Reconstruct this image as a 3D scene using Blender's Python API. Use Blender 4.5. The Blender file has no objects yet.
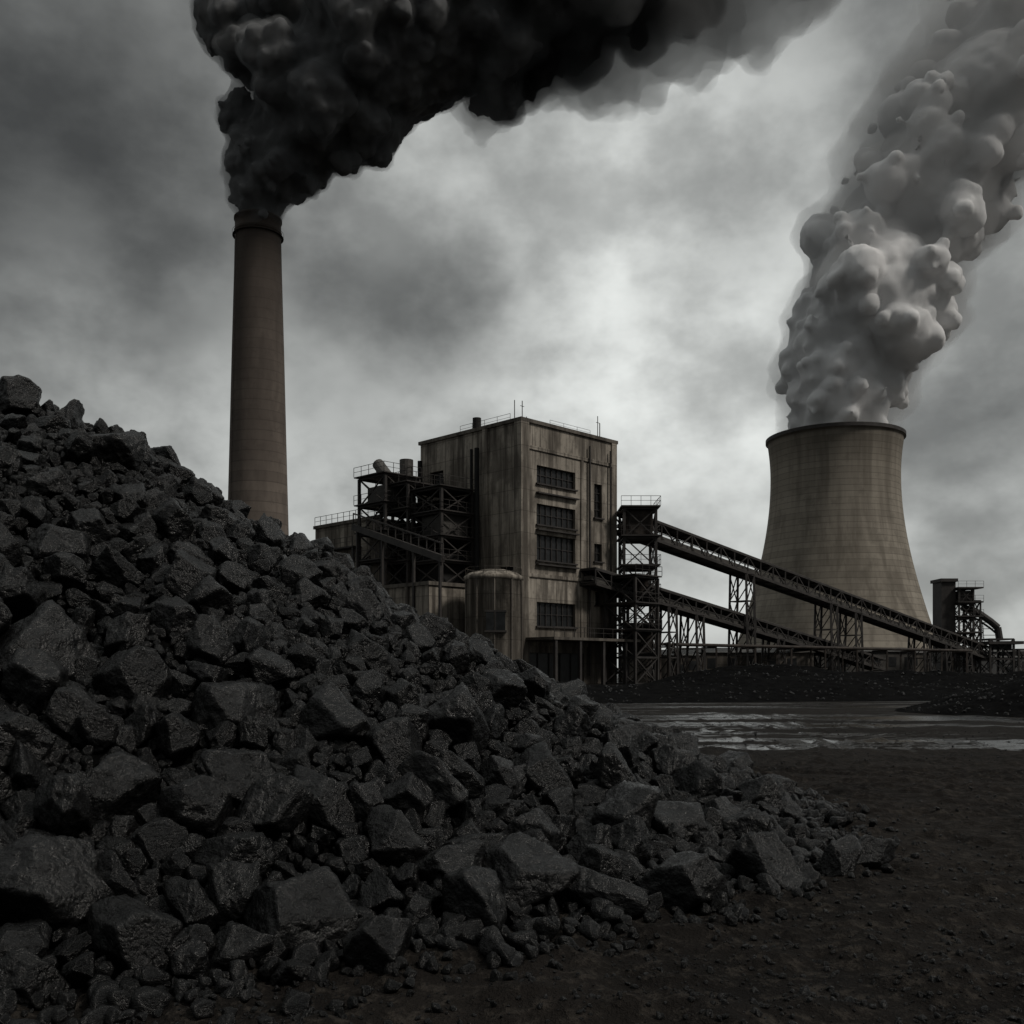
import bpy, bmesh, math, random, time
import numpy as np
from mathutils import Vector, noise as mnoise
T0=time.time()
random.seed(7); rng=np.random.default_rng(11)
scene=bpy.context.scene
scene.view_settings.view_transform='Standard'
scene.view_settings.look='None'
scene.view_settings.exposure=0
# ---------------------------------------------------------------- helpers
def link(o,parent=None):
    scene.collection.objects.link(o)
    if parent is not None: o.parent=parent
    return o
def empty(name):
    e=bpy.data.objects.new(name,None); e.empty_display_size=1; return link(e)
class NT:
    def __init__(s,tree): s.t=tree; s.n=tree.nodes; s.l=tree.links
    def node(s,typ,**kw):
        n=s.n.new(typ)
        for k,v in kw.items(): setattr(n,k,v)
        return n
    def set(s,sock,v):
        if v is None: return
        if isinstance(v,bpy.types.NodeSocket): s.l.new(v,sock)
        else: sock.default_value=v
    def math(s,op,a,b=None,c=None,clamp=False):
        n=s.node('ShaderNodeMath',operation=op,use_clamp=clamp)
        s.set(n.inputs[0],a); s.set(n.inputs[1],b)
        if c is not None: s.set(n.inputs[2],c)
        return n.outputs[0]
    def vmath(s,op,a,b=None,out=0):
        n=s.node('ShaderNodeVectorMath',operation=op)
        s.set(n.inputs[0],a)
        if b is not None: s.set(n.inputs[1],b)
        return n.outputs[out]
    def vscale(s,a,f):
        n=s.node('ShaderNodeVectorMath',operation='SCALE'); s.set(n.inputs[0],a); s.set(n.inputs[3],f); return n.outputs[0]
    def mapping(s,v,scale=(1,1,1),loc=(0,0,0),rot=(0,0,0)):
        n=s.node('ShaderNodeMapping'); s.set(n.inputs[0],v); n.inputs[1].default_value=loc; n.inputs[2].default_value=rot; n.inputs[3].default_value=scale
        return n.outputs[0]
    def noise(s,v,scale,detail=4,rough=.55,dist=0,color=False):
        n=s.node('ShaderNodeTexNoise'); s.set(n.inputs['Vector'],v); n.inputs['Scale'].default_value=scale
        n.inputs['Detail'].default_value=detail; n.inputs['Roughness'].default_value=rough; n.inputs['Distortion'].default_value=dist
        return n.outputs[1 if color else 0]
    def ramp(s,f,a,b,lo=0.,hi=1.):
        n=s.node('ShaderNodeMapRange',interpolation_type='SMOOTHSTEP'); s.set(n.inputs[0],f)
        n.inputs[1].default_value=a; n.inputs[2].default_value=b; n.inputs[3].default_value=lo; n.inputs[4].default_value=hi
        return n.outputs[0]
    def mix(s,f,a,b,blend='MIX'):
        n=s.node('ShaderNodeMix',data_type='RGBA',blend_type=blend); s.set(n.inputs[0],f)
        s.set(n.inputs[6],a); s.set(n.inputs[7],b); return n.outputs[2]
    def bump(s,h,strength=.5,dist=.1,normal=None):
        n=s.node('ShaderNodeBump'); n.inputs['Strength'].default_value=strength; n.inputs['Distance'].default_value=dist
        s.set(n.inputs['Height'],h); 
        if normal is not None: s.set(n.inputs['Normal'],normal)
        return n.outputs[0]
def c3(r,g,b): return (r,g,b,1)
def newmat(name):
    m=bpy.data.materials.new(name); m.use_nodes=True; m.node_tree.nodes.clear()
    t=NT(m.node_tree); out=t.node('ShaderNodeOutputMaterial'); p=t.node('ShaderNodeBsdfPrincipled')
    t.l.new(p.outputs[0],out.inputs[0]); tc=t.node('ShaderNodeTexCoord')
    return m,t,p,tc.outputs['Object'],out
class MB:
    def __init__(s,xf=None): s.v=[]; s.f=[]; s.xf=xf
    def add(s,vs,fs):
        b=len(s.v)
        for p in vs: s.v.append(tuple(s.xf(p)) if s.xf else tuple(p))
        for f in fs: s.f.append([i+b for i in f])
    def box(s,x0,x1,y0,y1,z0,z1):
        s.add([(x0,y0,z0),(x1,y0,z0),(x1,y1,z0),(x0,y1,z0),(x0,y0,z1),(x1,y0,z1),(x1,y1,z1),(x0,y1,z1)],
              [(0,3,2,1),(4,5,6,7),(0,1,5,4),(1,2,6,5),(2,3,7,6),(3,0,4,7)])
    def beam(s,p,q,w,h=None):
        h=h or w; p=Vector(p); q=Vector(q); d=(q-p)
        if d.length<1e-6: return
        d.normalize(); up=Vector((0,0,1))
        if abs(d.z)>.98: up=Vector((0,1,0))
        sx=d.cross(up).normalized()*w/2; sz=sx.cross(d).normalized()*h/2
        vs=[p-sx-sz,p+sx-sz,p+sx+sz,p-sx+sz,q-sx-sz,q+sx-sz,q+sx+sz,q-sx+sz]
        s.add(vs,[(0,1,2,3),(7,6,5,4),(0,4,5,1),(1,5,6,2),(2,6,7,3),(3,7,4,0)])
    def cyl(s,p,q,r0,r1=None,n=16,cap=True):
        r1=r0 if r1 is None else r1; p=Vector(p); q=Vector(q); d=(q-p).normalized()
        up=Vector((0,0,1)) if abs(d.z)<.98 else Vector((1,0,0))
        a=d.cross(up).normalized(); b=d.cross(a).normalized()
        vs=[]
        for c,r in((p,r0),(q,r1)):
            for i in range(n):
                t=2*math.pi*i/n; vs.append(c+a*math.cos(t)*r+b*math.sin(t)*r)
        fs=[(i,(i+1)%n,n+(i+1)%n,n+i) for i in range(n)]
        if cap: fs+= [tuple(range(n))[::-1],tuple(range(n,2*n))]
        s.add(vs,fs)
    def rail(s,pts,h=1.1,step=2.,w=.05):
        for a,b in zip(pts[:-1],pts[1:]):
            a=Vector(a);b=Vector(b);L=(b-a).length;n=max(1,int(L/step))
            up=Vector((0,0,h))
            s.beam(a+up,b+up,w); s.beam(a+up*.5,b+up*.5,w*.8)
            for i in range(n+1):
                c=a.lerp(b,i/n); s.beam(c,c+up,w)
    def lattice(s,x0,x1,y0,y1,z0,z1,n,w=.3,brace=True,wb=.14):
        C=[(x0,y0),(x1,y0),(x1,y1),(x0,y1)]
        for x,y in C: s.beam((x,y,z0),(x,y,z1),w)
        for i in range(n+1):
            z=z0+(z1-z0)*i/n
            for k in range(4):
                a=C[k];b=C[(k+1)%4]; s.beam((a[0],a[1],z),(b[0],b[1],z),w*.8)
                if brace and i<n:
                    zz=z0+(z1-z0)*(i+1)/n
                    s.beam((a[0],a[1],z),(b[0],b[1],zz),wb); s.beam((b[0],b[1],z),(a[0],a[1],zz),wb)
    def obj(s,name,mat,parent=None,smooth=False):
        m=bpy.data.meshes.new(name); m.from_pydata(s.v,[],s.f); m.update()
        if smooth: m.polygons.foreach_set('use_smooth',[True]*len(m.polygons))
        o=bpy.data.objects.new(name,m); m.materials.append(mat); return link(o,parent)
def mesh_np(name,v,f,mat,parent=None,smooth=True,linkit=True):
    m=bpy.data.meshes.new(name); v=np.asarray(v,dtype=np.float32); f=np.asarray(f,dtype=np.int32)
    k=f.shape[1]; m.vertices.add(len(v)); m.vertices.foreach_set('co',v.ravel())
    m.loops.add(f.size); m.loops.foreach_set('vertex_index',f.ravel())
    m.polygons.add(len(f)); m.polygons.foreach_set('loop_start',np.arange(0,f.size,k,dtype=np.int32))
    m.update(calc_edges=True)
    if smooth: m.polygons.foreach_set('use_smooth',np.ones(len(f),dtype=bool))
    m.materials.append(mat)
    o=bpy.data.objects.new(name,m)
    if linkit: link(o,parent)
    return o
def hsh(ix,iy,s):
    n=np.sin(ix*127.1+iy*311.7+s*74.7)*43758.5453
    return n-np.floor(n)
def vn(x,y,s=0):
    xi=np.floor(x);yi=np.floor(y);fx=x-xi;fy=y-yi
    fx=fx*fx*(3-2*fx);fy=fy*fy*(3-2*fy)
    a=hsh(xi,yi,s);b=hsh(xi+1,yi,s);c=hsh(xi,yi+1,s);d=hsh(xi+1,yi+1,s)
    return (a*(1-fx)+b*fx)*(1-fy)+(c*(1-fx)+d*fx)*fy
def fbm(x,y,o=4,s=0):
    r=0;a=.5
    for i in range(o):
        r=r+a*(vn(x,y,s+i)-.5); x=x*2.03+5.1; y=y*2.03+1.7; a*=.5
    return r
def grid_faces(nx,ny):
    i=np.arange(nx-1)[None,:]+np.arange(ny-1)[:,None]*nx
    return np.stack([i,i+1,i+1+nx,i+nx],-1).reshape(-1,4)
# ---------------------------------------------------------------- camera
CH=1.7
cam=bpy.data.cameras.new('camera'); cam.sensor_width=36; cam.lens=35.16; cam.shift_y=0.154; cam.clip_end=20000; cam.clip_start=.1
co=bpy.data.objects.new('camera',cam); link(co); co.location=(0,0,CH); co.rotation_euler=(math.radians(90),0,0); scene.camera=co
# ---------------------------------------------------------------- world
SUN=Vector((.62,-.32,.72)).normalized()
w=bpy.data.worlds.new('World'); scene.world=w; w.use_nodes=True
t=NT(w.node_tree); t.n.clear()
out=t.node('ShaderNodeOutputWorld')
sky=t.node('ShaderNodeTexSky',sky_type='NISHITA',sun_disc=False,sun_elevation=math.asin(SUN.z),sun_rotation=math.atan2(SUN.x,SUN.y))
bgs=t.node('ShaderNodeBackground'); t.l.new(sky.outputs[0],bgs.inputs[0]); bgs.inputs[1].default_value=.05
g=t.node('ShaderNodeTexCoord').outputs['Generated']
wn=t.noise(t.mapping(g,(1,1,1.4)),6.0,4,.5,color=True)
warp=t.vscale(t.vmath('SUBTRACT',wn,(.5,.5,.5)),.20)
gd=t.vmath('NORMALIZE',t.vmath('ADD',g,warp))
def blob(u,v,sig):
    d=Vector(((u-512)/1000,1,(670-v)/1000)).normalized()
    k=1/(sig/1000)**2
    dd=t.vmath('DOT_PRODUCT',gd,tuple(d),out=1)
    return t.math('EXPONENT',t.math('MULTIPLY',t.math('SUBTRACT',dd,1.),k))
L=t.math('ADD',0.28,0.)
for (u,v,s,a) in [(600,300,130,.20),(560,560,260,.19),(610,220,60,.16),(400,190,65,.14),(720,170,80,.10),(980,570,120,.17),(150,430,110,.14),(720,400,90,.14),(960,330,60,.06),
                  (20,230,140,-.15),(60,60,150,-.11),(430,310,75,-.27),(690,265,55,-.22),(970,440,75,-.24),(290,290,75,-.12),(570,170,45,-.08),(860,90,70,-.08),(140,310,50,-.08)]:
    L=t.math('ADD',L,t.math('MULTIPLY',blob(u,v,s),a))
n1=t.noise(t.mapping(g,(1,1,1.4),(3,1,0)),7.5,5,.55)
L=t.math('MULTIPLY',L,t.ramp(n1,.30,.70,.66,1.30))
sp=t.node('ShaderNodeSeparateXYZ'); t.set(sp.inputs[0],g)
L=t.math('ADD',L,t.ramp(sp.outputs[2],.58,.95,0,.34))
L=t.math('MULTIPLY',L,t.ramp(sp.outputs[1],-.6,.4,.5,1.))
L=t.math('MAXIMUM',L,.06)
cc=t.node('ShaderNodeCombineColor'); t.set(cc.inputs[0],t.math('MULTIPLY',L,.985)); t.set(cc.inputs[1],t.math('MULTIPLY',L,1.015)); t.set(cc.inputs[2],t.math('MULTIPLY',L,.985))
bgc=t.node('ShaderNodeBackground'); t.l.new(cc.outputs[0],bgc.inputs[0]); bgc.inputs[1].default_value=1
mx=t.node('ShaderNodeMixShader'); mx.inputs[0].default_value=.96
t.l.new(bgs.outputs[0],mx.inputs[1]); t.l.new(bgc.outputs[0],mx.inputs[2]); t.l.new(mx.outputs[0],out.inputs[0])
w.cycles.sampling_method='MANUAL'; w.cycles.sample_map_resolution=256
sl=bpy.data.lights.new('sun','SUN'); sl.energy=1.5; sl.angle=math.radians(10); sl.color=(1,.94,.86)
so=bpy.data.objects.new('sun',sl); link(so); so.rotation_euler=SUN.to_track_quat('Z','Y').to_euler()
# ---------------------------------------------------------------- materials
def mat_coal(name,scale=1.,base=.04,inst=True,spec=.5,r0=.36,r1=.68,bs=.6):
    m,t,p,o,_=newmat(name)
    n=t.noise(o,2.6*scale,3,.6); n2=t.noise(o,11*scale,4,.7)
    col=t.mix(t.ramp(n,.3,.7),c3(base*.5,base*.5,base*.52),c3(base*1.3,base*1.3,base*1.32))
    col=t.mix(t.ramp(n2,.58,.75,0,.6),col,c3(base*3.0,base*2.97,base*2.95))
    if inst:
        r=t.node('ShaderNodeObjectInfo').outputs['Random']
        k=t.ramp(r,0,1,.5,1.5); cc=t.node('ShaderNodeCombineColor')
        for i in range(3): t.set(cc.inputs[i],k)
        col=t.mix(1.,col,cc.outputs[0],'MULTIPLY')
    t.set(p.inputs['Base Color'],col); t.set(p.inputs['Roughness'],t.ramp(n2,.35,.65,r0,r1)); p.inputs['Specular IOR Level'].default_value=spec
    h=t.math('ADD',t.math('MULTIPLY',n,2.2),n2)
    t.set(p.inputs['Normal'],t.bump(h,bs,.05/scale)); return m
M_rock=mat_coal('coal_rock',1.,.006,True,.30,.16,.40,.45); M_core=mat_coal('coal_fines',2.5,.0025,False,.03,.5,.8)
M_berm=mat_coal('coal_berm',.8,.005,False,.02,.8,1.)
def mat_concrete(name,ca,cb,grime,seam=2.4,streak=(.9,.9,.06),big=.12,bump=.15,sk=.75,sw=.035,sd=.45,fs=1.6,soot=None,damp=False,band=.2):
    m,t,p,o,_=newmat(name)
    n=t.noise(o,big,4,.6); s=t.noise(t.mapping(o,streak),1.,4,.65); s2=t.noise(t.mapping(o,(streak[0]*3,streak[1]*3,streak[2]*2)),1.,3,.6)
    f=t.noise(o,fs,4,.7)
    col=t.mix(t.ramp(n,.32,.68),c3(*ca),c3(*cb))
    lo=.43
    col=t.mix(t.ramp(s,lo,lo+.22,0,sk),col,c3(*grime)); col=t.mix(t.ramp(s2,.49,.67,0,sk*.7),col,c3(*grime))
    col=t.mix(t.ramp(f,.5,.7,0,.5 if damp else .4),col,c3(*[x*.42 for x in ca]))
    sep=t.node('ShaderNodeSeparateXYZ'); t.set(sep.inputs[0],o)
    fr=t.math('FRACT',t.math('DIVIDE',sep.outputs[2],seam))
    line=t.math('MULTIPLY',t.math('LESS_THAN',fr,sw),sd)
    lv=t.math('FLOOR',t.math('DIVIDE',sep.outputs[2],seam))
    wn=t.node('ShaderNodeTexWhiteNoise',noise_dimensions='1D'); t.set(wn.inputs['W'],lv)
    col=t.mix(t.math('MULTIPLY',wn.outputs[0],band),col,c3(*grime))
    col=t.mix(line,col,c3(*[x*.5 for x in grime]))
    if damp:
        b2=t.noise(t.mapping(o,(.35,.35,.18),(4,4,4)),1.,4,.6)
        col=t.mix(t.ramp(b2,.47,.62,0,.6),col,c3(*grime))
        col=t.mix(t.ramp(t.math('ADD',sep.outputs[2],t.math('MULTIPLY',s,-12)),-4,6,.65,0),col,c3(*[x*.7 for x in grime]))
    if soot: col=t.mix(t.math('MULTIPLY',t.ramp(t.math('ADD',sep.outputs[2],t.math('MULTIPLY',s,30)),soot[0],soot[1]),soot[2]),col,c3(*[x*.7 for x in grime]))
    t.set(p.inputs['Base Color'],col); p.inputs['Roughness'].default_value=.9; p.inputs['Specular IOR Level'].default_value=.2
    t.set(p.inputs['Normal'],t.bump(f,bump,.3)); return m
M_conc=mat_concrete('weathered_concrete',(.31,.278,.236),(.45,.408,.35),(.075,.065,.055),sk=.9,damp=True)
M_conc2=mat_concrete('dark_concrete',(.13,.116,.10),(.19,.172,.15),(.05,.044,.039))
M_tower=mat_concrete('tower_concrete',(.29,.26,.215),(.345,.312,.262),(.13,.114,.094),seam=2.6,streak=(.12,.12,.008),big=.02,bump=.03,sk=.6,sw=.12,sd=.4,fs=.15,soot=(95,122,.6),band=.38)
M_chim=mat_concrete('chimney_concrete',(.18,.152,.13),(.225,.19,.163),(.085,.071,.062),seam=2.6,streak=(.12,.12,.03),big=.04,sk=.5,sw=.1,sd=.35,fs=.5,soot=(50,140,.9),band=.4)
def mat_simple(name,col,rough=.6,metal=0.,nz=.5,sc=1.):
    m,t,p,o,_=newmat(name); n=t.noise(o,sc,4,.65)
    t.set(p.inputs['Base Color'],t.mix(t.ramp(n,.3,.7),c3(*[x*(1-nz) for x in col]),c3(*[x*(1+nz) for x in col])))
    p.inputs['Roughness'].default_value=rough; p.inputs['Metallic'].default_value=metal
    return m
M_steel=mat_simple('dark_steel',(.035,.031,.029),.7,.1,.4,.7)
M_clad=mat_simple('corrugated_cladding',(.065,.061,.056),.65,.1,.35,.5)
M_rust=mat_simple('rusty_steel',(.038,.030,.025),.8,.1,.5,.9)
M_glass=mat_simple('dirty_glass',(.012,.013,.014),.4,0,.6,1.2)
M_dark=mat_simple('dark_interior',(.012,.012,.012),.9,0,.3,.3)
M_dist=mat_simple('distant_metal',(.07,.07,.07),.8,0,.3,.1)
# ---------------------------------------------------------------- ground
def axis(lo,hi,step,far,gr=1.12):
    a=list(np.arange(lo,hi,step)); s=step; x=hi
    while x<far: a.append(x); s*=gr; x+=s
    a.append(far); s=step; x=lo; b=[]
    while True:
        s*=gr; x-=s
        if x<-far: b.append(-far); break
        b.append(x)
    return np.array(b[::-1]+a)
xs=axis(-5,11,.04,6000); ys=axis(4,17,.04,6000)
X,Y=np.meshgrid(xs,ys)
def ground_h(X,Y):
    near=np.clip(1-(np.hypot(X,Y)-25)/40,0,1)
    clod=np.maximum(fbm(X*3.2,Y*3.2,5,3),-.04)
    rut=.06*fbm(X*.9,Y*3.5,2,13)
    return near*(.12*fbm(X*.35,Y*.35,3,1)+.24*clod+rut)+.03*fbm(X*.08,Y*.08,2,9)-.02
Z=ground_h(X,Y)
m,t,p,o,_=newmat('dirt')
n=t.noise(o,.35,4,.6); n2=t.noise(o,7,5,.75); n3=t.noise(t.mapping(o,(.035,.2,1),(2.3,0,0)),1.,6,.72)
sep=t.node('ShaderNodeSeparateXYZ'); t.set(sep.inputs[0],o)
col=t.mix(t.ramp(n,.3,.7),c3(.0065,.0056,.005),c3(.018,.0152,.0132)); col=t.mix(t.ramp(n2,.48,.66,0,.75),col,c3(.046,.040,.034))
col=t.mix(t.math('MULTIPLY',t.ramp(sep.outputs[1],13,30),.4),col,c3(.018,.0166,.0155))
wet=t.math('MULTIPLY',t.ramp(n3,.50,.57),t.ramp(sep.outputs[1],11,20))
col=t.mix(t.math('MULTIPLY',wet,.7),col,c3(.008,.008,.0082))
t.set(p.inputs['Base Color'],col)
t.set(p.inputs['Roughness'],t.mix(wet,c3(.85,.85,.85),c3(.13,.13,.13))); t.set(p.inputs['Specular IOR Level'],t.math('ADD',.08,t.math('MULTIPLY',wet,.32)))
hgt=t.math('MULTIPLY',n2,t.math('SUBTRACT',1.,t.math('MULTIPLY',wet,.9)))
t.set(p.inputs['Normal'],t.bump(hgt,1.,.09))
M_dirt=m
mesh_np('ground',np.stack([X,Y,Z],-1).reshape(-1,3),grid_faces(len(xs),len(ys)),M_dirt)
# ---------------------------------------------------------------- rocks
def ico(target):
    for sub in range(1,8):
        bm=bmesh.new(); bmesh.ops.create_icosphere(bm,subdivisions=sub,radius=1)
        V=np.array([v.co[:] for v in bm.verts]); 
        if len(V)>=target:
            F=np.array([[v.index for v in f.verts] for f in bm.faces]); bm.free(); return V,F
        bm.free()
IV,IF=ico(2500); SV,SF=ico(160)
rockcol=bpy.data.collections.new('coal_rocks'); 
def make_rock(i,V,F):
    r=np.random.default_rng(300+i)
    k=r.integers(12,19); nn=r.normal(size=(k,3)); nn/=np.linalg.norm(nn,axis=1)[:,None]
    nn=np.concatenate([nn,np.eye(3),-np.eye(3)]); d=np.concatenate([r.uniform(.70,1.0,k),np.full(6,1.05)])
    dots=np.maximum(V@nn.T,1e-3); q=d/dots
    b=90.; rad=-np.log(np.exp(-b*np.minimum(q,3)).sum(1))/b
    P=V*rad[:,None]
    sc=np.array([r.uniform(.98,1.22),r.uniform(.9,1.08),r.uniform(.78,1.0)])
    off=r.uniform(0,50,3)
    dsp=np.empty(len(P))
    for j,pv in enumerate(P):
        q=Vector(pv+off)
        dsp[j]=mnoise.noise(q*1.5)*.11+abs(mnoise.noise(q*3.2))*-.08+mnoise.noise(q*7)*.026+mnoise.noise(q*15)*.01
    return P*(1+dsp)[:,None]*sc
NR=14;NS=10
for i in range(NR):
    o=mesh_np('rock_%02d'%i,make_rock(i,IV,IF),IF,M_rock,linkit=False); rockcol.objects.link(o)
for i in range(NR,NR+NS):
    o=mesh_np('rock_%02d'%i,make_rock(i,SV,SF),SF,M_rock,smooth=False,linkit=False); rockcol.objects.link(o)
AX,AY=-7.,13.5
def pile_h(x,y):
    x=np.asarray(x,float);y=np.asarray(y,float)
    dx=x-AX;dy=y-AY; dx=np.where(dx<0,np.minimum(dx+18,0),dx)
    ph=np.degrees(np.arctan2(dy,dx)); R=9.45+.9*np.clip((ph+62)/34,0,1)
    tt=np.hypot(dx,dy)/R
    tt=tt+.04*fbm(x*.45,y*.45,3,21)
    lin=1-1.06*tt
    lin=np.where(tt>.78,.1732*np.clip((1.03-tt)/.25,0,1)**1.4,lin)
    top=np.clip(1-tt/.12,0,1)**2*.03
    h=5.7*(lin-top)
    h=h+.6*fbm(x*.8,y*.8,3,33)*np.clip((1.02-tt)*5,0,1)
    return np.where(tt<1.03,h,-.05), tt
xs=np.arange(-27,6,.08); ys=np.arange(1.5,27,.08); X,Y=np.meshgrid(xs,ys); H,TT=pile_h(X,Y)
H=H+np.where(TT<1.03,.14*fbm(X*3,Y*3,4,40)+.05*fbm(X*11,Y*11,3,41),0)
pile=empty('coal_pile')
mesh_np('coal_fines',np.stack([X,Y,H-.06],-1).reshape(-1,3),grid_faces(len(xs),len(ys)),M_core,pile)
def inst_object(name,P,ROT,SCL,IDX,parent):
    me=bpy.data.meshes.new(name); me.from_pydata([tuple(p) for p in P],[],[])
    a=me.attributes.new('rot','FLOAT_VECTOR','POINT'); a.data.foreach_set('vector',np.asarray(ROT,np.float32).ravel())
    a=me.attributes.new('scl','FLOAT_VECTOR','POINT'); a.data.foreach_set('vector',np.asarray(SCL,np.float32).ravel())
    a=me.attributes.new('idx','INT','POINT'); a.data.foreach_set('value',np.asarray(IDX,np.int32))
    o=bpy.data.objects.new(name,me); link(o,parent)
    ng=bpy.data.node_groups.new(name+'_scatter','GeometryNodeTree')
    ng.interface.new_socket('Geometry',in_out='INPUT',socket_type='NodeSocketGeometry')
    ng.interface.new_socket('Geometry',in_out='OUTPUT',socket_type='NodeSocketGeometry')
    gi=ng.nodes.new('NodeGroupInput'); go=ng.nodes.new('NodeGroupOutput')
    ip=ng.nodes.new('GeometryNodeInstanceOnPoints'); ci=ng.nodes.new('GeometryNodeCollectionInfo')
    ci.inputs[0].default_value=rockcol; ci.inputs['Separate Children'].default_value=True; ci.inputs['Reset Children'].default_value=True
    def na(nm,ty):
        n=ng.nodes.new('GeometryNodeInputNamedAttribute'); n.data_type=ty; n.inputs[0].default_value=nm
        return [s for s in n.outputs if s.enabled and s.name=='Attribute'][0]
    ng.links.new(gi.outputs[0],ip.inputs['Points']); ng.links.new(ci.outputs[0],ip.inputs['Instance'])
    ip.inputs['Pick Instance'].default_value=True
    ng.links.new(na('idx','INT'),ip.inputs['Instance Index'])
    ng.links.new(na('rot','FLOAT_VECTOR'),ip.inputs['Rotation']); ng.links.new(na('scl','FLOAT_VECTOR'),ip.inputs['Scale'])
    ng.links.new(ip.outputs[0],go.inputs[0])
    md=o.modifiers.new('scatter','NODES'); md.node_group=ng
    return o
P=[];S=[];I=[]
cell=.35; gridd={}
def near(x,y,r,f):
    ix,iy=int(x//cell),int(y//cell)
    for a in range(-3,4):
        for b in range(-3,4):
            for (qx,qy,qr) in gridd.get((ix+a,iy+b),()):
                if (qx-x)**2+(qy-y)**2<(f*(qr+r))**2: return True
    return False
def put(x,y,r,emb,big):
    h,tt=pile_h(x,y); h=float(h); 
    if float(tt)>1.0: h=max(h,float(ground_h(np.array(x),np.array(y))))
    k=1.12
    P.append((x,y,h+r*emb)); S.append([r*k*random.uniform(.86,1.17) for _ in range(3)]); I.append(random.randrange(NR) if big else random.randrange(NR,NR+NS))
    gridd.setdefault((int(x//cell),int(y//cell)),[]).append((x,y,r))
def visible(x,y):
    return abs(x)/max(y,.1)<.66 and y>3.2
for (x,y,r) in [(-2.75,5.85,.31),(-2.1,5.55,.22),(-1.3,5.95,.28),(-.78,5.7,.17),(-.25,6.4,.24),(.05,6.9,.25),(.62,6.9,.22),(1.2,7.2,.27),(1.95,7.9,.27),(2.7,8.3,.18),(3.05,8.7,.16),
                (-3.9,8.2,.30),(-3.1,8.1,.27),(-2.3,8.1,.27),(-3.6,7.1,.3),(-2.7,6.9,.26),(-1.5,8.3,.25),(-1.4,7.2,.23),(-.6,7.9,.25),(-.5,9.1,.32),(.2,9.0,.24),(.9,8.4,.28),(-4.4,9.8,.28),(-3.2,10.0,.27),(-4.7,12.0,.28),(-6.4,12.9,.3),(-5.6,12.6,.2),(1.5,9.0,.25),(2.2,9.3,.23),(-1.8,6.5,.21),(.6,7.7,.2)]:
    put(x,y,r,.4,True)
def scatter(N,r0,r1,f,emb,tmin,tmax,big,powr=1.,sizegrad=0.,lowfade=0.):
    c=0;tries=0
    while c<N and tries<N*14:
        tries+=1
        x=random.uniform(-10,4.2); y=random.uniform(3.3,15.5)
        if not visible(x,y): continue
        _,tt=pile_h(x,y); tt=float(tt)
        if tt<tmin or tt>tmax: continue
        if tt>.95 and random.random()>max(0,(tmax-tt)/max(.001,tmax-.95))**1.3: continue
        if lowfade and random.random()<lowfade*min(tt,1): continue
        r=r0+(r1-r0)*random.random()**powr
        r*=1-sizegrad*(1-min(tt,1))
        if near(x,y,r,f): continue
        put(x,y,r,random.uniform(*emb),big); c+=1
    return c
cs=[scatter(210,.17,.26,.82,(.35,.85),.15,1.0,True,1.2,.35),
    scatter(1300,.075,.165,.72,(.15,.85),.0,1.03,True,1.4,.35),
    scatter(4200,.04,.085,.72,(.0,.7),.0,1.07,False,1.3,.15,.2),
    scatter(7000,.018,.045,.62,(.1,.9),.0,1.12,False,1.5,0,.3)]
n=len(P); ROT=rng.uniform(0,6.283,(n,3)); 
inst_object('coal_rocks',P,ROT,S,I,pile)
P2=[];S2=[];I2=[]
for k in range(20000):
    y=4.2+30*random.random()**2.2; x=random.uniform(-.58,.58)*y
    _,tt=pile_h(x,y)
    if float(tt)<1.02: continue
    if fbm(np.array(x*.9),np.array(y*.9),3,77)<-.03 and random.random()<.6: continue
    r=.005+.017*random.random()**4
    if random.random()<.008: r*=2.2
    P2.append((x,y,float(ground_h(np.array(x),np.array(y)))+r*.2)); S2.append([r*random.uniform(.8,1.3) for _ in range(3)]); I2.append(random.randrange(NR,NR+NS))
inst_object('gravel',P2,rng.uniform(0,6.28,(len(P2),3)),S2,I2,None)
def mound(name,x0,x1,y0,y1,hf,step,nr,rr):
    xs=np.arange(x0,x1,step);ys=np.arange(y0,y1,step);X,Y=np.meshgrid(xs,ys);H=hf(X,Y)
    e=empty(name)
    mesh_np('coal_surface',np.stack([X,Y,H],-1).reshape(-1,3),grid_faces(len(xs),len(ys)),M_berm,e)
    p=[];s=[];ii=[]
    while len(p)<nr:
        x=random.uniform(x0,x1);y=random.uniform(y0,y1);h=float(hf(np.array(x),np.array(y)))
        if h<.05: continue
        r=rr[0]+(rr[1]-rr[0])*random.random()**3
        p.append((x,y,h+r*.1)); s.append([r]*3); ii.append(random.randrange(NR,NR+NS))
    inst_object('coal_rocks',p,rng.uniform(0,6.28,(nr,3)),s,ii,e)
def berm_h(X,Y):
    yc=56+3*np.sin(X*.07)+.08*X; t_=np.clip(1-np.abs(Y-yc)/(7+2*fbm(X*.1,Y*0,2,5)),0,1)
    ends=np.clip((X+3)/6,0,1)*np.clip((31-X)/5,0,1)
    return ends*(t_**.9)*(1.2+1.5*fbm(X*.16,Y*.05,3,8)+.4*fbm(X*.8,Y*.8,3,6))-.06
mound('coal_berm',-4,32,46,70,berm_h,.18,700,(.04,.11))
def heap_h(X,Y):
    d=np.hypot((X-22.5)/1.25,Y-40); return np.where(d<5.5,(1-d/5.5)*1.85+.35*fbm(X*.9,Y*.9,3,3),0)-.05
mound('coal_heap',13,32,33,47,heap_h,.15,600,(.03,.09))
def berm2_h(X,Y):
    yc=84+2*np.sin(X*.1); t_=np.clip(1-np.abs(Y-yc)/8,0,1)
    return np.clip((X-8)/10,0,1)*t_*(1.8+2.4*fbm(X*.1,Y*.05,3,18)+.5*fbm(X*.7,Y*.7,3,6))-.06
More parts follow.
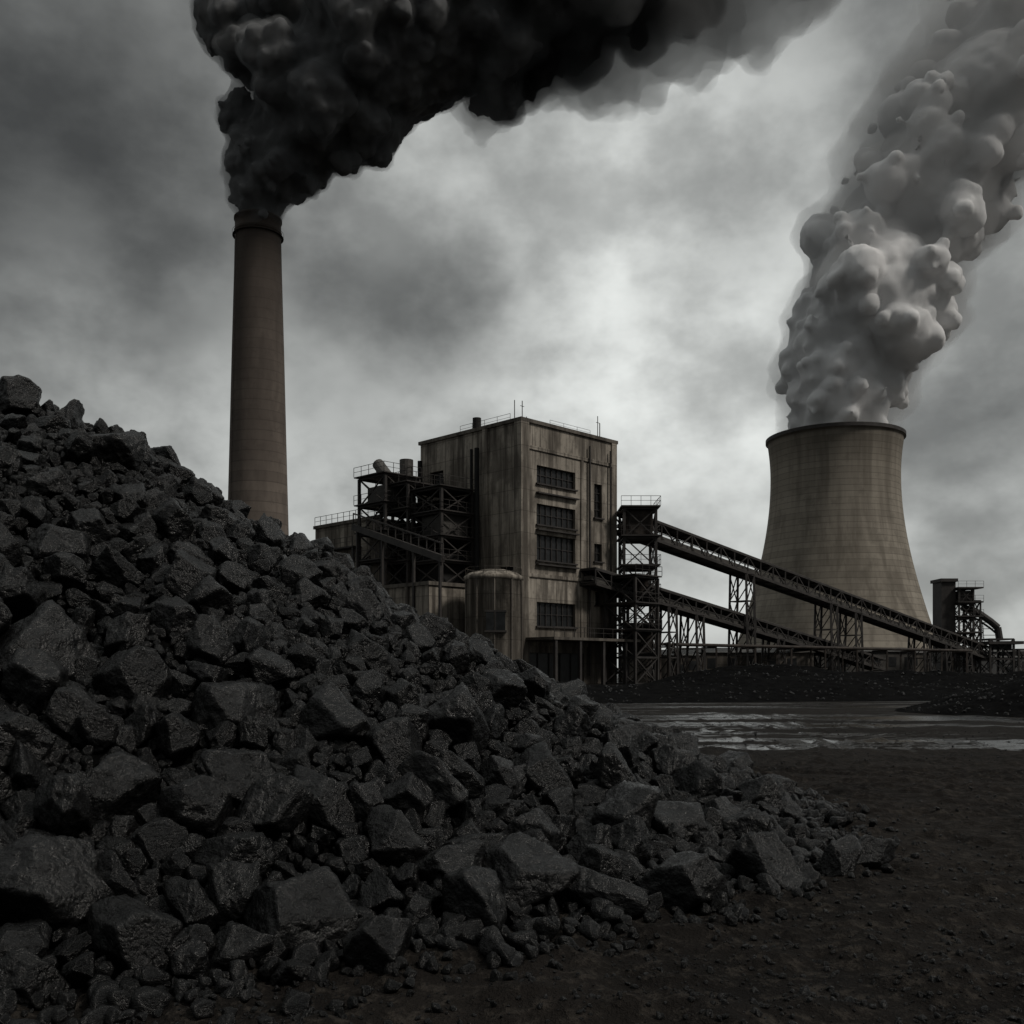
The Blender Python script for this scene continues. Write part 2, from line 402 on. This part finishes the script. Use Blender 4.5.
mound('coal_berm',5,62,74,94,berm2_h,.3,600,(.06,.16))
# ---------------------------------------------------------------- power station
PS=empty('power_station'); q=math.sqrt(.5)
def LX(p): x,y,z=p; return (1+q*x-q*y,110+q*x+q*y,z)
def facade(mb,O,U,N,W,H,ops,depth,gl,fr):
    O=Vector(O);U=Vector(U);N=Vector(N);Zv=Vector((0,0,1))
    us=sorted({0,W}|{o_[0] for o_ in ops}|{o_[1] for o_ in ops}); zs=sorted({0,H}|{o_[2] for o_ in ops}|{o_[3] for o_ in ops})
    for a,b in zip(us[:-1],us[1:]):
        for c,d in zip(zs[:-1],zs[1:]):
            mu,mz=(a+b)/2,(c+d)/2
            if any(o_[0]<mu<o_[1] and o_[2]<mz<o_[3] for o_ in ops): continue
            mb.add([O+U*a+Zv*c,O+U*b+Zv*c,O+U*b+Zv*d,O+U*a+Zv*d],[(0,1,2,3)])
    for (a,b,c,d,*rest) in ops:
        I_=-N*depth; cs=[O+U*a+Zv*c,O+U*b+Zv*c,O+U*b+Zv*d,O+U*a+Zv*d]; ci=[x+I_ for x in cs]
        mb.add(cs+ci,[(0,1,5,4),(1,2,6,5),(2,3,7,6),(3,0,4,7)])
        gl.add(ci,[(0,1,2,3)])
        nm=rest[0] if rest else max(1,int((b-a)/.9)); nh=rest[1] if len(rest)>1 else 2
        for i in range(nm+1):
            u=a+(b-a)*i/nm; fr.beam(O+U*u+Zv*c+I_*.8,O+U*u+Zv*d+I_*.8,.08)
        for i in range(nh+1):
            z=c+(d-c)*i/nh; fr.beam(O+U*a+Zv*z+I_*.8,O+U*b+Zv*z+I_*.8,.07)
        fr.beam(O+U*(a-.2)+Zv*(c-.1)+N*.1,O+U*(b+.2)+Zv*(c-.1)+N*.1,.35,.16)
wall=MB(LX);gl=MB(LX);fr=MB(LX);st=MB(LX);dk=MB(LX);w2=MB(LX);cl=MB(LX)
W,D,HT=16.4,17.2,29.1
facade(wall,(0,0,0),(1,0,0),(0,-1,0),W,HT,[(2.5,9,22.6,24.6),(2.5,9,18,20.3),(2.5,9,14,16.9),(2.5,9,6.6,9.3),(12.4,13.8,19.8,23.8,2,4),(12.4,13.8,14.6,16.7,2,2),(12.6,13.6,9.4,11,1,2),(1.2,10.5,.1,3.6,5,1)],.45,gl,fr)
facade(wall,(0,0,0),(0,1,0),(-1,0,0),D,HT,[(1.2,3.2,11.8,13.2,2,1),(7,15.5,15.5,22,6,3),(13,15.5,24,25.5,3,1)],.6,gl,fr)
wall.add([(W,0,0),(W,D,0),(W,D,HT),(W,0,HT)],[(0,1,2,3)]); wall.add([(0,D,0),(W,D,0),(W,D,HT),(0,D,HT)],[(0,1,2,3)])
wall.add([(0,0,HT-.3),(W,0,HT-.3),(W,D,HT-.3),(0,D,HT-.3)],[(0,1,2,3)])
w2.box(-.22,W+.22,-.22,.18,HT+.002,HT+.4); w2.box(-.22,.18,.182,D+.2,HT+.002,HT+.4); w2.box(W-.18,W+.22,.182,D+.2,HT+.002,HT+.4)
wall.box(-.18,1.1,-.2,-.003,0,HT-.004); wall.box(W-.9,W+.02,-.2,-.003,0,HT-.004); wall.box(-.2,-.003,0,.9,0,HT-.004); wall.box(-.2,-.003,5.2,6.0,10,HT-.004)
wall.box(1.102,W-.902,-.16,-.003,26.2,26.6); wall.box(1.102,W-.902,-.16,-.003,12.0,12.4); wall.box(1.102,W-.902,-.16,-.003,4.4,4.9)
wall.box(9.9,10.3,-.14,-.003,4.902,11.99); wall.box(9.9,10.3,-.14,-.003,12.41,26.19)
for zz in (21.4,17.3,13.4): st.box(2.3,9.2,-.5,-.01,zz,zz+.15)
for a in (11.2,15.0): st.cyl((a,-.35,1),(a,-.35,28),.11,n=8)
w2.box(0.5,15.5,-4.5,-.01,4.95,5.25) ; 
for a in (1,5,9,13): st.beam((a,-4.2,0),(a,-4.2,4.94),.35)
st.rail([(.6,-4.4,5.25),(15.4,-4.4,5.25)],1.1,1.6)
st.lattice(13.2,17.5,-5.5,-1.,0,12.5,4,.28); 
for zz in (6.2,9.3,12.5): st.box(12.8,17.8,-5.9,-.6,zz+.13,zz+.28); st.rail([(12.8,-5.9,zz+.28),(17.8,-5.9,zz+.28),(17.8,-.6,zz+.28)],1.1,1.2)
st.rail([(.3,2,HT+.4),(.3,D*.6,HT+.4)],.8,1.8,.035); st.rail([(5,.3,HT+.4),(12,.3,HT+.4)],.6,2.2,.03)
for (a,b,h,r) in [(1.2,1,2.6,.05),(3,4,3.6,.05),(14.6,1,2.4,.06),(15.4,2,3.6,.05),(6,5,2.4,.05)]: st.cyl((a,b,HT),(a,b,HT+h),r,n=6)
dk.cyl((1,8.2,HT-.3),(1,8.2,HT+1.9),.5,n=14); cl.box(3,7,9,13,HT-.3,HT+1.1); cl.box(9,11,3,6,HT-.3,HT+.9)
st.beam((.9,1.0,HT+2.0),(1.5,1.0,HT+2.0),.05); st.beam((15.1,2,HT+2.8),(15.8,2,HT+2.8),.05)
facade(wall,(-6,17.3,0),(0,1,0),(-1,0,0),13.6,19.6,[(2,4,13,15),(9,12,12,15.5),(2,11,7,9)],.4,gl,fr)
wall.box(-5.995,6,17.302,30.9,0,.5); wall.add([(-6,17.3,0),(6,17.3,0),(6,17.3,19.6),(-6,17.3,19.6)],[(0,1,2,3)]); wall.add([(-6,30.9,0),(6,30.9,0),(6,30.9,19.6),(-6,30.9,19.6)],[(0,1,2,3)])
wall.add([(-6,17.3,19.6),(6,17.3,19.6),(6,30.9,19.6),(-6,30.9,19.6)],[(0,1,2,3)])
w2.box(-6.2,-5.8,17.1,31.1,19.602,20.0); st.rail([(-6,17.3,20.0),(-6,31,20.0)],1.1,1.2)
st.box(-7.4,-6.02,21,31,16.4,16.55); st.rail([(-7.4,21,16.55),(-7.4,31,16.55)],1.1,1.2)
for b in (21,26,31): st.beam((-7.3,b,0),(-7.3,b,16.3),.28)
facade(wall,(-9,5,0),(0,1,0),(-1,0,0),12,10.8,[(2,3.2,6.5,8),(5,6.2,6.5,8),(8,9.2,6.5,8)],.35,gl,fr)
facade(wall,(-9,5,0),(1,0,0),(0,-1,0),9,10.8,[],.3,gl,fr)
wall.add([(-9,5,10.8),(0,5,10.8),(0,17,10.8),(-9,17,10.8)],[(0,1,2,3)]); wall.add([(-9,17,0),(0,17,0),(0,17,10.8),(-9,17,10.8)],[(0,1,2,3)])
w2.box(-9.2,-8.8,4.8,17.2,10.802,11.2); w2.box(-8.79,0,4.8,5.2,10.802,11.2)
for b in (8.4,12.6): wall.box(-9.2,-9.003,b,b+.5,0,10.79)
for (x0,x1,y0,y1,z0,z1,n) in [(-5.5,-.8,7,12,11,22,4),(-6.2,-1.2,12,17,11,23,4),(-7.5,-2.5,14.5,19.5,11,24.2,4)]:
    st.lattice(x0,x1,y0,y1,z0,z1,n,.3)
    for i in range(1,n+1):
        z=z0+(z1-z0)*i/n; st.box(x0-.5,x1,y0-.4,y1+.4,z+.13,z+.26); st.rail([(x1,y0-.4,z+.26),(x0-.5,y0-.4,z+.26),(x0-.5,y1+.4,z+.26)],1.1,1.2)
cl.box(-5,-1,7.6,11,16.6,19.2); cl.box(-6.8,-3,15.2,18.8,20.9,23.2); dk.cyl((-3.5,13.2,17.4),(-3.5,16,17.4),1.3,n=16); dk.box(-4.6,-1.2,8,16.5,11.4,14.8)
cl.cyl((-5.6,16.5,24.4),(-5.6,18.4,26.2),.7,n=14); cl.cyl((-4,15,24.4),(-4,15,26.4),.8,n=14)
st.beam((-8,20,18.6),(-9.6,2,13.3),.5,.7); st.beam((-8,20,20.2),(-9.6,2,14.9),.15,.15)
for i in range(13):
    f=i/12; a=Vector((-8,20,18.6)).lerp(Vector((-9.6,2,13.3)),f); st.beam(a,a+Vector((0,0,1.6)),.1)
for f in (.05,.35,.7,.97):
    a=Vector((-8,20,18.6)).lerp(Vector((-9.6,2,13.3)),f); st.beam((a.x,a.y,0),a,.25)
for (b,r) in ((6.5,.28),(7.4,.18),(16.6,.3)): dk.cyl((-.6,b,11),(-.6,b,27),r,n=10)
wall.obj('walls',M_conc,PS); w2.obj('parapets',M_conc2,PS); gl.obj('windows',M_glass,PS); fr.obj('window_frames',M_steel,PS)
st.obj('steelwork',M_steel,PS); dk.obj('ducts',M_dark,PS); cl.obj('roof_units',M_clad,PS)
si=MB(LX); cx,cy=-4.3,-.1; n=48
prof=[(3.05,0),(3.05,11.2),(3.2,11.25),(3.2,11.6),(2.6,12.0),(1.3,12.35),(0.01,12.45)]
vs=[];fs=[]
for r,z in prof:
    for i in range(n): a=2*math.pi*i/n; vs.append((cx+r*math.cos(a),cy+r*math.sin(a),z))
for k in range(len(prof)-1):
    for i in range(n): fs.append((k*n+i,k*n+(i+1)%n,(k+1)*n+(i+1)%n,(k+1)*n+i))
SI=empty('concrete_silo'); si.add(vs,fs); si.obj('silo_shell',M_conc,SI,True)
s2=MB(LX)
for k in range(10):
    a=2*math.pi*k/10+.2; s2.beam((cx+3.1*math.cos(a),cy+3.1*math.sin(a),0),(cx+3.1*math.cos(a),cy+3.1*math.sin(a),11.2),.14)
s2.rail([(cx+3*math.cos(a_*.4),cy+3*math.sin(a_*.4),11.6) for a_ in range(17)],.9,1.2,.04)
s2.obj('ribs',M_conc2,SI)
s3=MB(); s3.box(-2.7,-.7,103.72,104.4,5.8,7.7); s3.obj('window',M_glass,SI)
s4=MB(); s4.box(-2.85,-.55,103.68,104.2,7.702,7.9); s4.box(-2.85,-.55,103.6,104.2,5.6,5.798); s4.box(-1.74,-1.66,103.66,104.0,5.8,7.7); s4.obj('window_frame',M_steel,SI)
# ---------------------------------------------------------------- conveyors
def conveyor(name,P0,P1,wd,ht,bays,legs):
    e=empty(name); P0=Vector(P0);P1=Vector(P1); d=(P1-P0); side=Vector((d.y,-d.x,0)).normalized()*wd/2; up=Vector((0,0,ht))
    s=MB();c=MB()
    for sg in (-1,1):
        o=side*sg; s.beam(P0+o,P1+o,.26,.34); s.beam(P0+o+up,P1+o+up,.22,.26); s.beam(P0+o+up*.45,P1+o+up*.45,.08)
        for i in range(bays):
            a=P0.lerp(P1,i/bays)+o; b=P0.lerp(P1,(i+1)/bays)+o
            s.beam(a,a+up,.16); 
            if i%2: s.beam(a,b+up,.13)
            else: s.beam(a+up,b,.13)
        s.beam(P1+o,P1+o+up,.16)
    for i in range(bays+1):
        a=P0.lerp(P1,i/bays); s.beam(a-side,a+side,.18); s.beam(a-side+up,a+side+up,.15)
    c.beam(P0+Vector((0,0,.25)),P1+Vector((0,0,.25)),wd*.96,.12)
    c.beam(P0+up*.97+Vector((0,0,.22)),P1+up*.97+Vector((0,0,.22)),wd*1.05,.1)
    c.beam(P0+Vector((0,0,.75)),P1+Vector((0,0,.75)),wd*.5,.5)
    for f,sp in legs:
        a=P0.lerp(P1,f); 
        if a.z<2.0: continue
        dn=d.normalized(); dn.z=0; dn.normalize()
        for k in (-1,1):
            tl=a+dn*sp*.5*k; 
            for sg in (-1,1):
                s.beam(tl+side*sg,Vector((tl.x,tl.y,0))+side*sg*1.25,.28)
            s.beam(Vector((tl.x,tl.y,.1))-side*1.25,Vector((tl.x,tl.y,.1))+side*1.25,.2)
            nz=max(2,int(a.z/3.2))
            for j in range(nz):
                z0=a.z*j/nz;z1=a.z*(j+1)/nz
                A=Vector((tl.x,tl.y,z0));B=Vector((tl.x,tl.y,z1)); s.beam(A-side*1.1,B+side*1.1,.12); s.beam(B-side*1.1,B+side*1.1,.14)
        nz=max(2,int(a.z/3.2))
        for j in range(nz):
            z0=a.z*j/nz;z1=a.z*(j+1)/nz
            for sg in (-1,1):
                A=a-dn*sp*.5+side*sg*1.1;B=a+dn*sp*.5+side*sg*1.1
                s.beam((A.x,A.y,z0),(B.x,B.y,z1),.12); s.beam((B.x,B.y,z0),(A.x,A.y,z1),.12); s.beam((A.x,A.y,z1),(B.x,B.y,z1),.14)
    s.obj('truss',M_steel,e); c.obj('belt_and_cladding',M_clad,e)
conveyor('belt_conveyor',(13.2,121,18.4),(90,190,3.4),2.6,2.3,34,[(.24,1.8),(.45,1.8),(.52,1.8),(.74,2),(.82,2),(.9,2)])
conveyor('belt_conveyor',(8.8,116,11.6),(61,166,1.6),2.4,1.7,26,[(.2,1.6),(.28,1.6),(.55,1.6),(.75,1.6)])
TT_=empty('transfer_tower'); s=MB(); s.lattice(13.4,17.2,119.5,124.5,0,21,6,.32)
for i in range(1,7):
    z=21*i/6; s.box(13,17.7,119,125,z+.14,z+.3); s.rail([(13,119,z+.3),(17.7,119,z+.3),(17.7,125,z+.3)],1.1,1.1)
s.obj('frame',M_steel,TT_); c=MB(); c.box(13.7,16.9,120,124.2,17.8,20.9); c.box(13.8,16.8,120.3,124,3.8,7); c.box(14.5,16.5,120.6,123.5,10.8,13); c.obj('housing',M_rust,TT_)
PR=empty('pipe_rack'); s=MB()
for x in np.arange(19,76,6.2):
    y=128+(x-19)*.75
    s.beam((x,y,0),(x,y,4.6),.22); s.beam((x+1.5,y-2,0),(x+1.5,y-2,4.6),.22); s.beam((x,y,4.6),(x+1.5,y-2,4.6),.2)
for k in range(4):
    f=k/3; s.cyl((19+1.5*f,128-2*f,4.9),(76+1.5*f,170.7-2*f,4.9),.14+.05*(k%2),n=8)
for k in range(4): s.cyl((17.5+k*1.1,126,0),(17.5+k*1.1,126,7-k),.2,n=8); s.cyl((17.5+k*1.1,126,7-k),(17.5+k*1.1,131,7-k),.2,n=8)
s.obj('pipes',M_rust,PR)
def shed(name,x,y,wx,wy,h,rot,mat,roof=.8):
    e=empty(name); ca,sa=math.cos(rot),math.sin(rot)
    b=MB(lambda p:(x+ca*p[0]-sa*p[1],y+sa*p[0]+ca*p[1],p[2])); 
    b.box(-wx/2,wx/2,-wy/2,wy/2,0,h); b.obj('walls',mat,e)
    b2=MB(b.xf); b2.add([(-wx/2-.3,-wy/2-.3,h+.01),(wx/2+.3,-wy/2-.3,h+.01),(wx/2+.3,wy/2+.3,h+.01),(-wx/2-.3,wy/2+.3,h+.01),(-wx/2-.3,0,h+roof),(wx/2+.3,0,h+roof)],[(0,1,5,4),(2,3,4,5),(0,4,3),(1,2,5),(0,3,2,1)]); b2.obj('roof',M_clad,e)
    b3=MB(b.xf)
    for i in range(int(wx/3)):
        u=-wx/2+1+i*3; b3.box(u,u+1.4,-wy/2-.04,-wy/2-.003,h*.45,h*.8)
    b3.box(-.1,1.7,-wy/2-.06,-wy/2-.045,0,2.4); b3.obj('windows_and_door',M_glass,e)
shed('industrial_shed',34,150,20,8,4.2,.1,M_conc2); shed('industrial_shed',58,185,30,9,5,.1,M_clad); shed('industrial_shed',150,300,60,14,7,0,M_dist); shed('industrial_shed',95,260,24,10,6,0,M_conc2)
shed('industrial_shed',112,232,18,8,4.5,.2,M_dist); shed('industrial_shed',20,135,9,6,3.6,.5,M_conc2)
Yb=190.
def SX(u): return (u-512)/1000*Yb
def SZ(v): return CH+(666-v)/1000*Yb
LT=empty('coal_loading_tower'); c=MB(); c.box(SX(937),SX(951),188,192,0,SZ(579)); c.box(SX(935.5),SX(952.5),187.6,192.4,SZ(579)+.01,SZ(579)+.6); c.obj('hopper_tower',M_steel,LT)
s=MB(); s.lattice(SX(952),SX(966),187,191,0,SZ(586),6,.3); s.lattice(SX(966.5),SX(973),187,191,0,SZ(598),5,.25)
for v in (586,600,614,630): s.box(SX(950),SX(975),186.5,191.5,SZ(v),SZ(v)+.25); s.rail([(SX(950),186.5,SZ(v)+.25),(SX(975),186.5,SZ(v)+.25)],1.1,1.3)
s.box(SX(954),SX(968),187.5,190.5,SZ(598),SZ(588))
pts=[(960,604),(975,609),(988,618),(995,624),(997,636)]
for a,b in zip(pts[:-1],pts[1:]): s.cyl((SX(a[0]),189,SZ(a[1])),(SX(b[0]),189,SZ(b[1])),.65,n=10); s.cyl((SX(a[0]),189,SZ(a[1]+7)),(SX(b[0]),189,SZ(b[1]+7)),.2,n=8)
s.lattice(SX(980),SX(1003),186,192,0,SZ(636),2,.35); s.box(SX(978),SX(1012),185.5,192.5,SZ(641),SZ(638)); s.box(SX(992),SX(1004),187,191,SZ(646),SZ(641.2))
s.lattice(SX(1008),SX(1019),186,192,0,SZ(646),2,.3); s.box(SX(1004),SX(1026),186,192,SZ(652),SZ(648))
s.obj('gantry',M_steel,LT)
for (x,y,h) in ((300,640,34),(330,600,34)):
    s=MB(); 
    for sx in(-1,1):
        for sy in(-1,1): s.beam((x+sx*3,y+sy*3,0),(x+sx*.4,y+sy*.4,h),.35)
    for zz,wd in ((h*.7,9),(h*.82,8),(h*.94,6)): s.beam((x-wd,y,zz),(x+wd,y,zz),.4)
    for i in range(8):
        z0=h*i/8;z1=h*(i+1)/8;r0=3-2.6*i/8;r1=3-2.6*(i+1)/8; s.beam((x-r0,y-r0,z0),(x+r1,y-r1,z1),.2); s.beam((x+r0,y-r0,z0),(x-r1,y-r1,z1),.2)
    s.obj('transmission_pylon',M_dist)
# ---------------------------------------------------------------- chimney
def lathe(prof,cx,cy,n,name,mat,parent):
    vs=[];fs=[]
    for r,z in prof:
        for i in range(n): a=2*math.pi*i/n; vs.append((cx+r*math.cos(a),cy+r*math.sin(a),z))
    for k in range(len(prof)-1):
        for i in range(n): fs.append((k*n+i,k*n+(i+1)%n,(k+1)*n+(i+1)%n,(k+1)*n+i))
    return mesh_np(name,vs,fs,mat,parent)
CHX,CHY=-66.,260.; CHH=CH+.450*260
CHM=empty('industrial_chimney')
prof=[(8.6,0),(7.95,30),(7.2,60),(6.6,85),(6.05,105),(5.85,CHH-4.2),(5.85,CHH-4),(6.05,CHH-3.9),(6.05,CHH-3.3),(5.85,CHH-3.2),(5.85,CHH-.6),(6.1,CHH-.5),(6.1,CHH),(5.4,CHH),(5.3,CHH-12)]
lathe(prof,CHX,CHY,72,'shaft',M_chim,CHM)
s=MB()
for z,r in ((CHH-4.6,6.0),):
    n=36
    for i in range(n):
        a=2*math.pi*i/n;b=2*math.pi*(i+1)/n
        s.beam((CHX+(r+.5)*math.cos(a),CHY+(r+.5)*math.sin(a),z+1),(CHX+(r+.5)*math.cos(b),CHY+(r+.5)*math.sin(b),z+1),.06)
        s.beam((CHX+(r+.2)*math.cos(a),CHY+(r+.2)*math.sin(a),z),(CHX+(r+.2)*math.cos(b),CHY+(r+.2)*math.sin(b),z),.6,.1)
s.beam((CHX-6.4,CHY-6.1,0),(CHX-4.5,CHY-4.2,CHH-4),.15); s.obj('ladder_and_platform',M_rust,CHM)
# ---------------------------------------------------------------- cooling tower
TX,TY=(834.5-512)/1000*440,440.; 
def tr(z):
    zt=86.; a=27.3
    return math.sqrt(a*a+((z-zt)/(2.28 if z<zt else 1.85))**2)
CT=empty('cooling_tower'); ZT=103.6
pr=[(tr(z),z) for z in np.linspace(8,ZT-1.6,60)]
pr+= [(tr(ZT)+.4,ZT-1.5),(tr(ZT)+.4,ZT),(tr(ZT)-.9,ZT),(tr(ZT)-1.,ZT-3),(tr(85)-1,85),(tr(60)-1,60)]
lathe(pr,TX,TY,128,'shell',M_tower,CT)
s=MB(); n=44; r0=tr(0)+.8; r1=tr(8)
for i in range(n):
    for k in (0,1):
        a=2*math.pi*i/n; b=2*math.pi*(i+(.5 if k else -.5))/n
        s.beam((TX+r0*math.cos(a),TY+r0*math.sin(a),0),(TX+r1*math.cos(b),TY+r1*math.sin(b),8.1),.9)
s.obj('columns',M_conc2,CT)
s=MB(); s.cyl((TX,TY,0),(TX,TY,7),r1-5,n=48); s.obj('fill_pack',M_dark,CT)
s=MB(); rr=tr(ZT)+.46
for i in range(128):
    a=2*math.pi*i/128;b=2*math.pi*(i+1)/128
    s.beam((TX+rr*math.cos(a),TY+rr*math.sin(a),ZT-.75),(TX+rr*math.cos(b),TY+rr*math.sin(b),ZT-.75),.1,1.5)
s.obj('rim_band',M_steel,CT)
# ---------------------------------------------------------------- plumes
BV,BF=ico(42); BV2,BF2=ico(160)
def bake(o):
    dg=bpy.context.evaluated_depsgraph_get(); me=bpy.data.meshes.new_from_object(o.evaluated_get(dg)); o.modifiers.clear(); o.data=me
    me.polygons.foreach_set('use_smooth',np.ones(len(me.polygons),dtype=bool))
def spheres(path,Y0,extra,seed,k1,k2,sub=3):
    r=np.random.default_rng(seed); s=Y0/1000; pts=[]
    for (a,b) in zip(path[:-1],path[1:]):
        for f in np.linspace(0,1,sub+1)[:-1]: pts.append([a[i]+(b[i]-a[i])*f for i in range(3)])
    S=[]
    for j,(u,v,R) in enumerate(pts): S.append(((u-512)*s,Y0+r.normal()*R*s*.15,CH+(670-v)*s,R*s*.74))
    for (u,v,R) in extra: S.append(((u-512)*s,Y0+r.normal()*R*s*.2,CH+(670-v)*s,R*s*.8))
    ALL=list(S)
    for (x,y,z,R) in S:
        for _ in range(k1):
            d=r.normal(size=3); d/=np.linalg.norm(d); 
            if d[1]>.5: d[1]*=-1
            rr=R*r.uniform(.28,.5); c=np.array([x,y,z])+d*(R*r.uniform(.75,.95)); ALL.append((*c,rr))
            for _ in range(k2):
                e=r.normal(size=3); e/=np.linalg.norm(e); e=e+d*.6; e/=np.linalg.norm(e)
                r3=rr*r.uniform(.35,.6); c2=c+e*rr*.8; ALL.append((*c2,r3))
    return np.array(ALL)
def blobmesh(name,A,grow,voxel,mat,parent,oct_,base):
    V0,F0=base; A=A.copy(); A[:,3]+=(grow(A) if callable(grow) else grow); A=A[A[:,3]>voxel*.6]; n=len(A)
    V=(V0[None]*A[:,None,3:4]+A[:,None,:3]).reshape(-1,3); F=(F0[None]+np.arange(n)[:,None,None]*len(V0)).reshape(-1,3)
    o=mesh_np(name,V,F,mat,parent)
    rm=o.modifiers.new('r','REMESH'); rm.mode='VOXEL'; rm.voxel_size=voxel
    for ty,sc,st_ in oct_:
        tx=bpy.data.textures.new('t',ty); tx.noise_scale=sc
        if ty=='CLOUDS': tx.noise_depth=2
        dm=o.modifiers.new('d','DISPLACE'); dm.texture=tx; dm.strength=st_; dm.texture_coords='GLOBAL'; dm.mid_level=.5
    bake(o); return o
def volmat(name,col,dens,aniso=0.):
    m=bpy.data.materials.new(name); m.use_nodes=True; t=NT(m.node_tree); t.n.clear(); out=t.node('ShaderNodeOutputMaterial')
    v=t.node('ShaderNodeVolumePrincipled'); v.inputs['Color'].default_value=c3(*col); v.inputs['Density'].default_value=dens; v.inputs['Anisotropy'].default_value=aniso
    t.l.new(v.outputs[0],out.inputs['Volume']); return m
def plumemat(name,a,b,sc):
    m,t,p,o,_=newmat(name); n=t.noise(o,sc,3,.6)
    t.set(p.inputs['Base Color'],t.mix(t.ramp(n,.3,.7),c3(*a),c3(*b))); p.inputs['Roughness'].default_value=1; p.inputs['Specular IOR Level'].default_value=0
    return m
M_smoke=plumemat('smoke_core',(.11,.113,.117),(.18,.184,.188),.06); M_steam=plumemat('steam_core',(.90,.91,.92),(.96,.96,.97),.03)
V_smoke=volmat('smoke_haze',(.42,.43,.44),.15); V_smoke2=volmat('smoke_thin',(.42,.43,.44),.06)
V_steam=volmat('steam_haze',(1,1,1),.026,-.2); V_steam2=volmat('steam_thin',(1,1,1),.005,-.2)
SM=empty('smoke_plume'); spath=[(258,228,22),(260,205,32),(268,175,46),(290,140,66),(325,100,85),(380,55,98),(460,20,100),(540,-5,98),(620,-28,92),(700,-45,80)]
A=spheres(spath,260,[(232,20,48),(252,60,42),(240,115,30),(240,165,22),(330,20,70),(500,90,35)],5,9,5)
sm_grow=lambda A:-.9-5.5*np.clip((A[:,0]+10)/60,0,1)
blobmesh('core',A,sm_grow,.62,M_smoke,SM,[('CLOUDS',14,5),('VORONOI',5.5,-2.2),('VORONOI',2.4,-.8),('CLOUDS',1.6,.5)],(BV2,BF2))
blobmesh('haze',A,.35,1.3,V_smoke,SM,[('CLOUDS',14,5),('VORONOI',5.5,-1.2),('CLOUDS',4,1.8)],(BV,BF))
A2=spheres([(540,10,95),(620,-10,95),(700,-25,92),(820,-60,95)],260,[(600,80,40),(700,55,30),(480,105,35)],6,8,3)
blobmesh('thin_smoke',A2,2,2.0,V_smoke2,SM,[('CLOUDS',14,10),('CLOUDS',6,6)],(BV,BF))
ST=empty('steam_plume'); tpath=[(835,430,60),(838,400,66),(850,365,78),(866,320,88),(874,270,88),(900,225,94),(932,180,98),(968,130,102),(1005,80,108),(1050,10,116)]
B=spheres(tpath,440,[(800,400,28),(810,310,34),(820,240,34),(940,300,30)],9,9,5)
st_grow=lambda B:-2.6-4.2*np.clip((B[:,2]-165)/75,0,1)
blobmesh('core',B,st_grow,1.4,M_steam,ST,[('CLOUDS',26,8),('VORONOI',12,-2.0),('VORONOI',5,-.8),('CLOUDS',4,.8)],(BV2,BF2))
blobmesh('haze',B,2.0,2.6,V_steam,ST,[('CLOUDS',26,8),('CLOUDS',10,5)],(BV,BF))
B2=spheres([(900,200,85),(925,170,98),(955,125,108),(985,80,116),(1020,30,120),(1060,-40,125)],440,[(870,170,36),(930,60,50)],10,8,3)
blobmesh('thin_steam',B2,3,4.0,V_steam2,ST,[('CLOUDS',28,16),('CLOUDS',12,9)],(BV,BF))
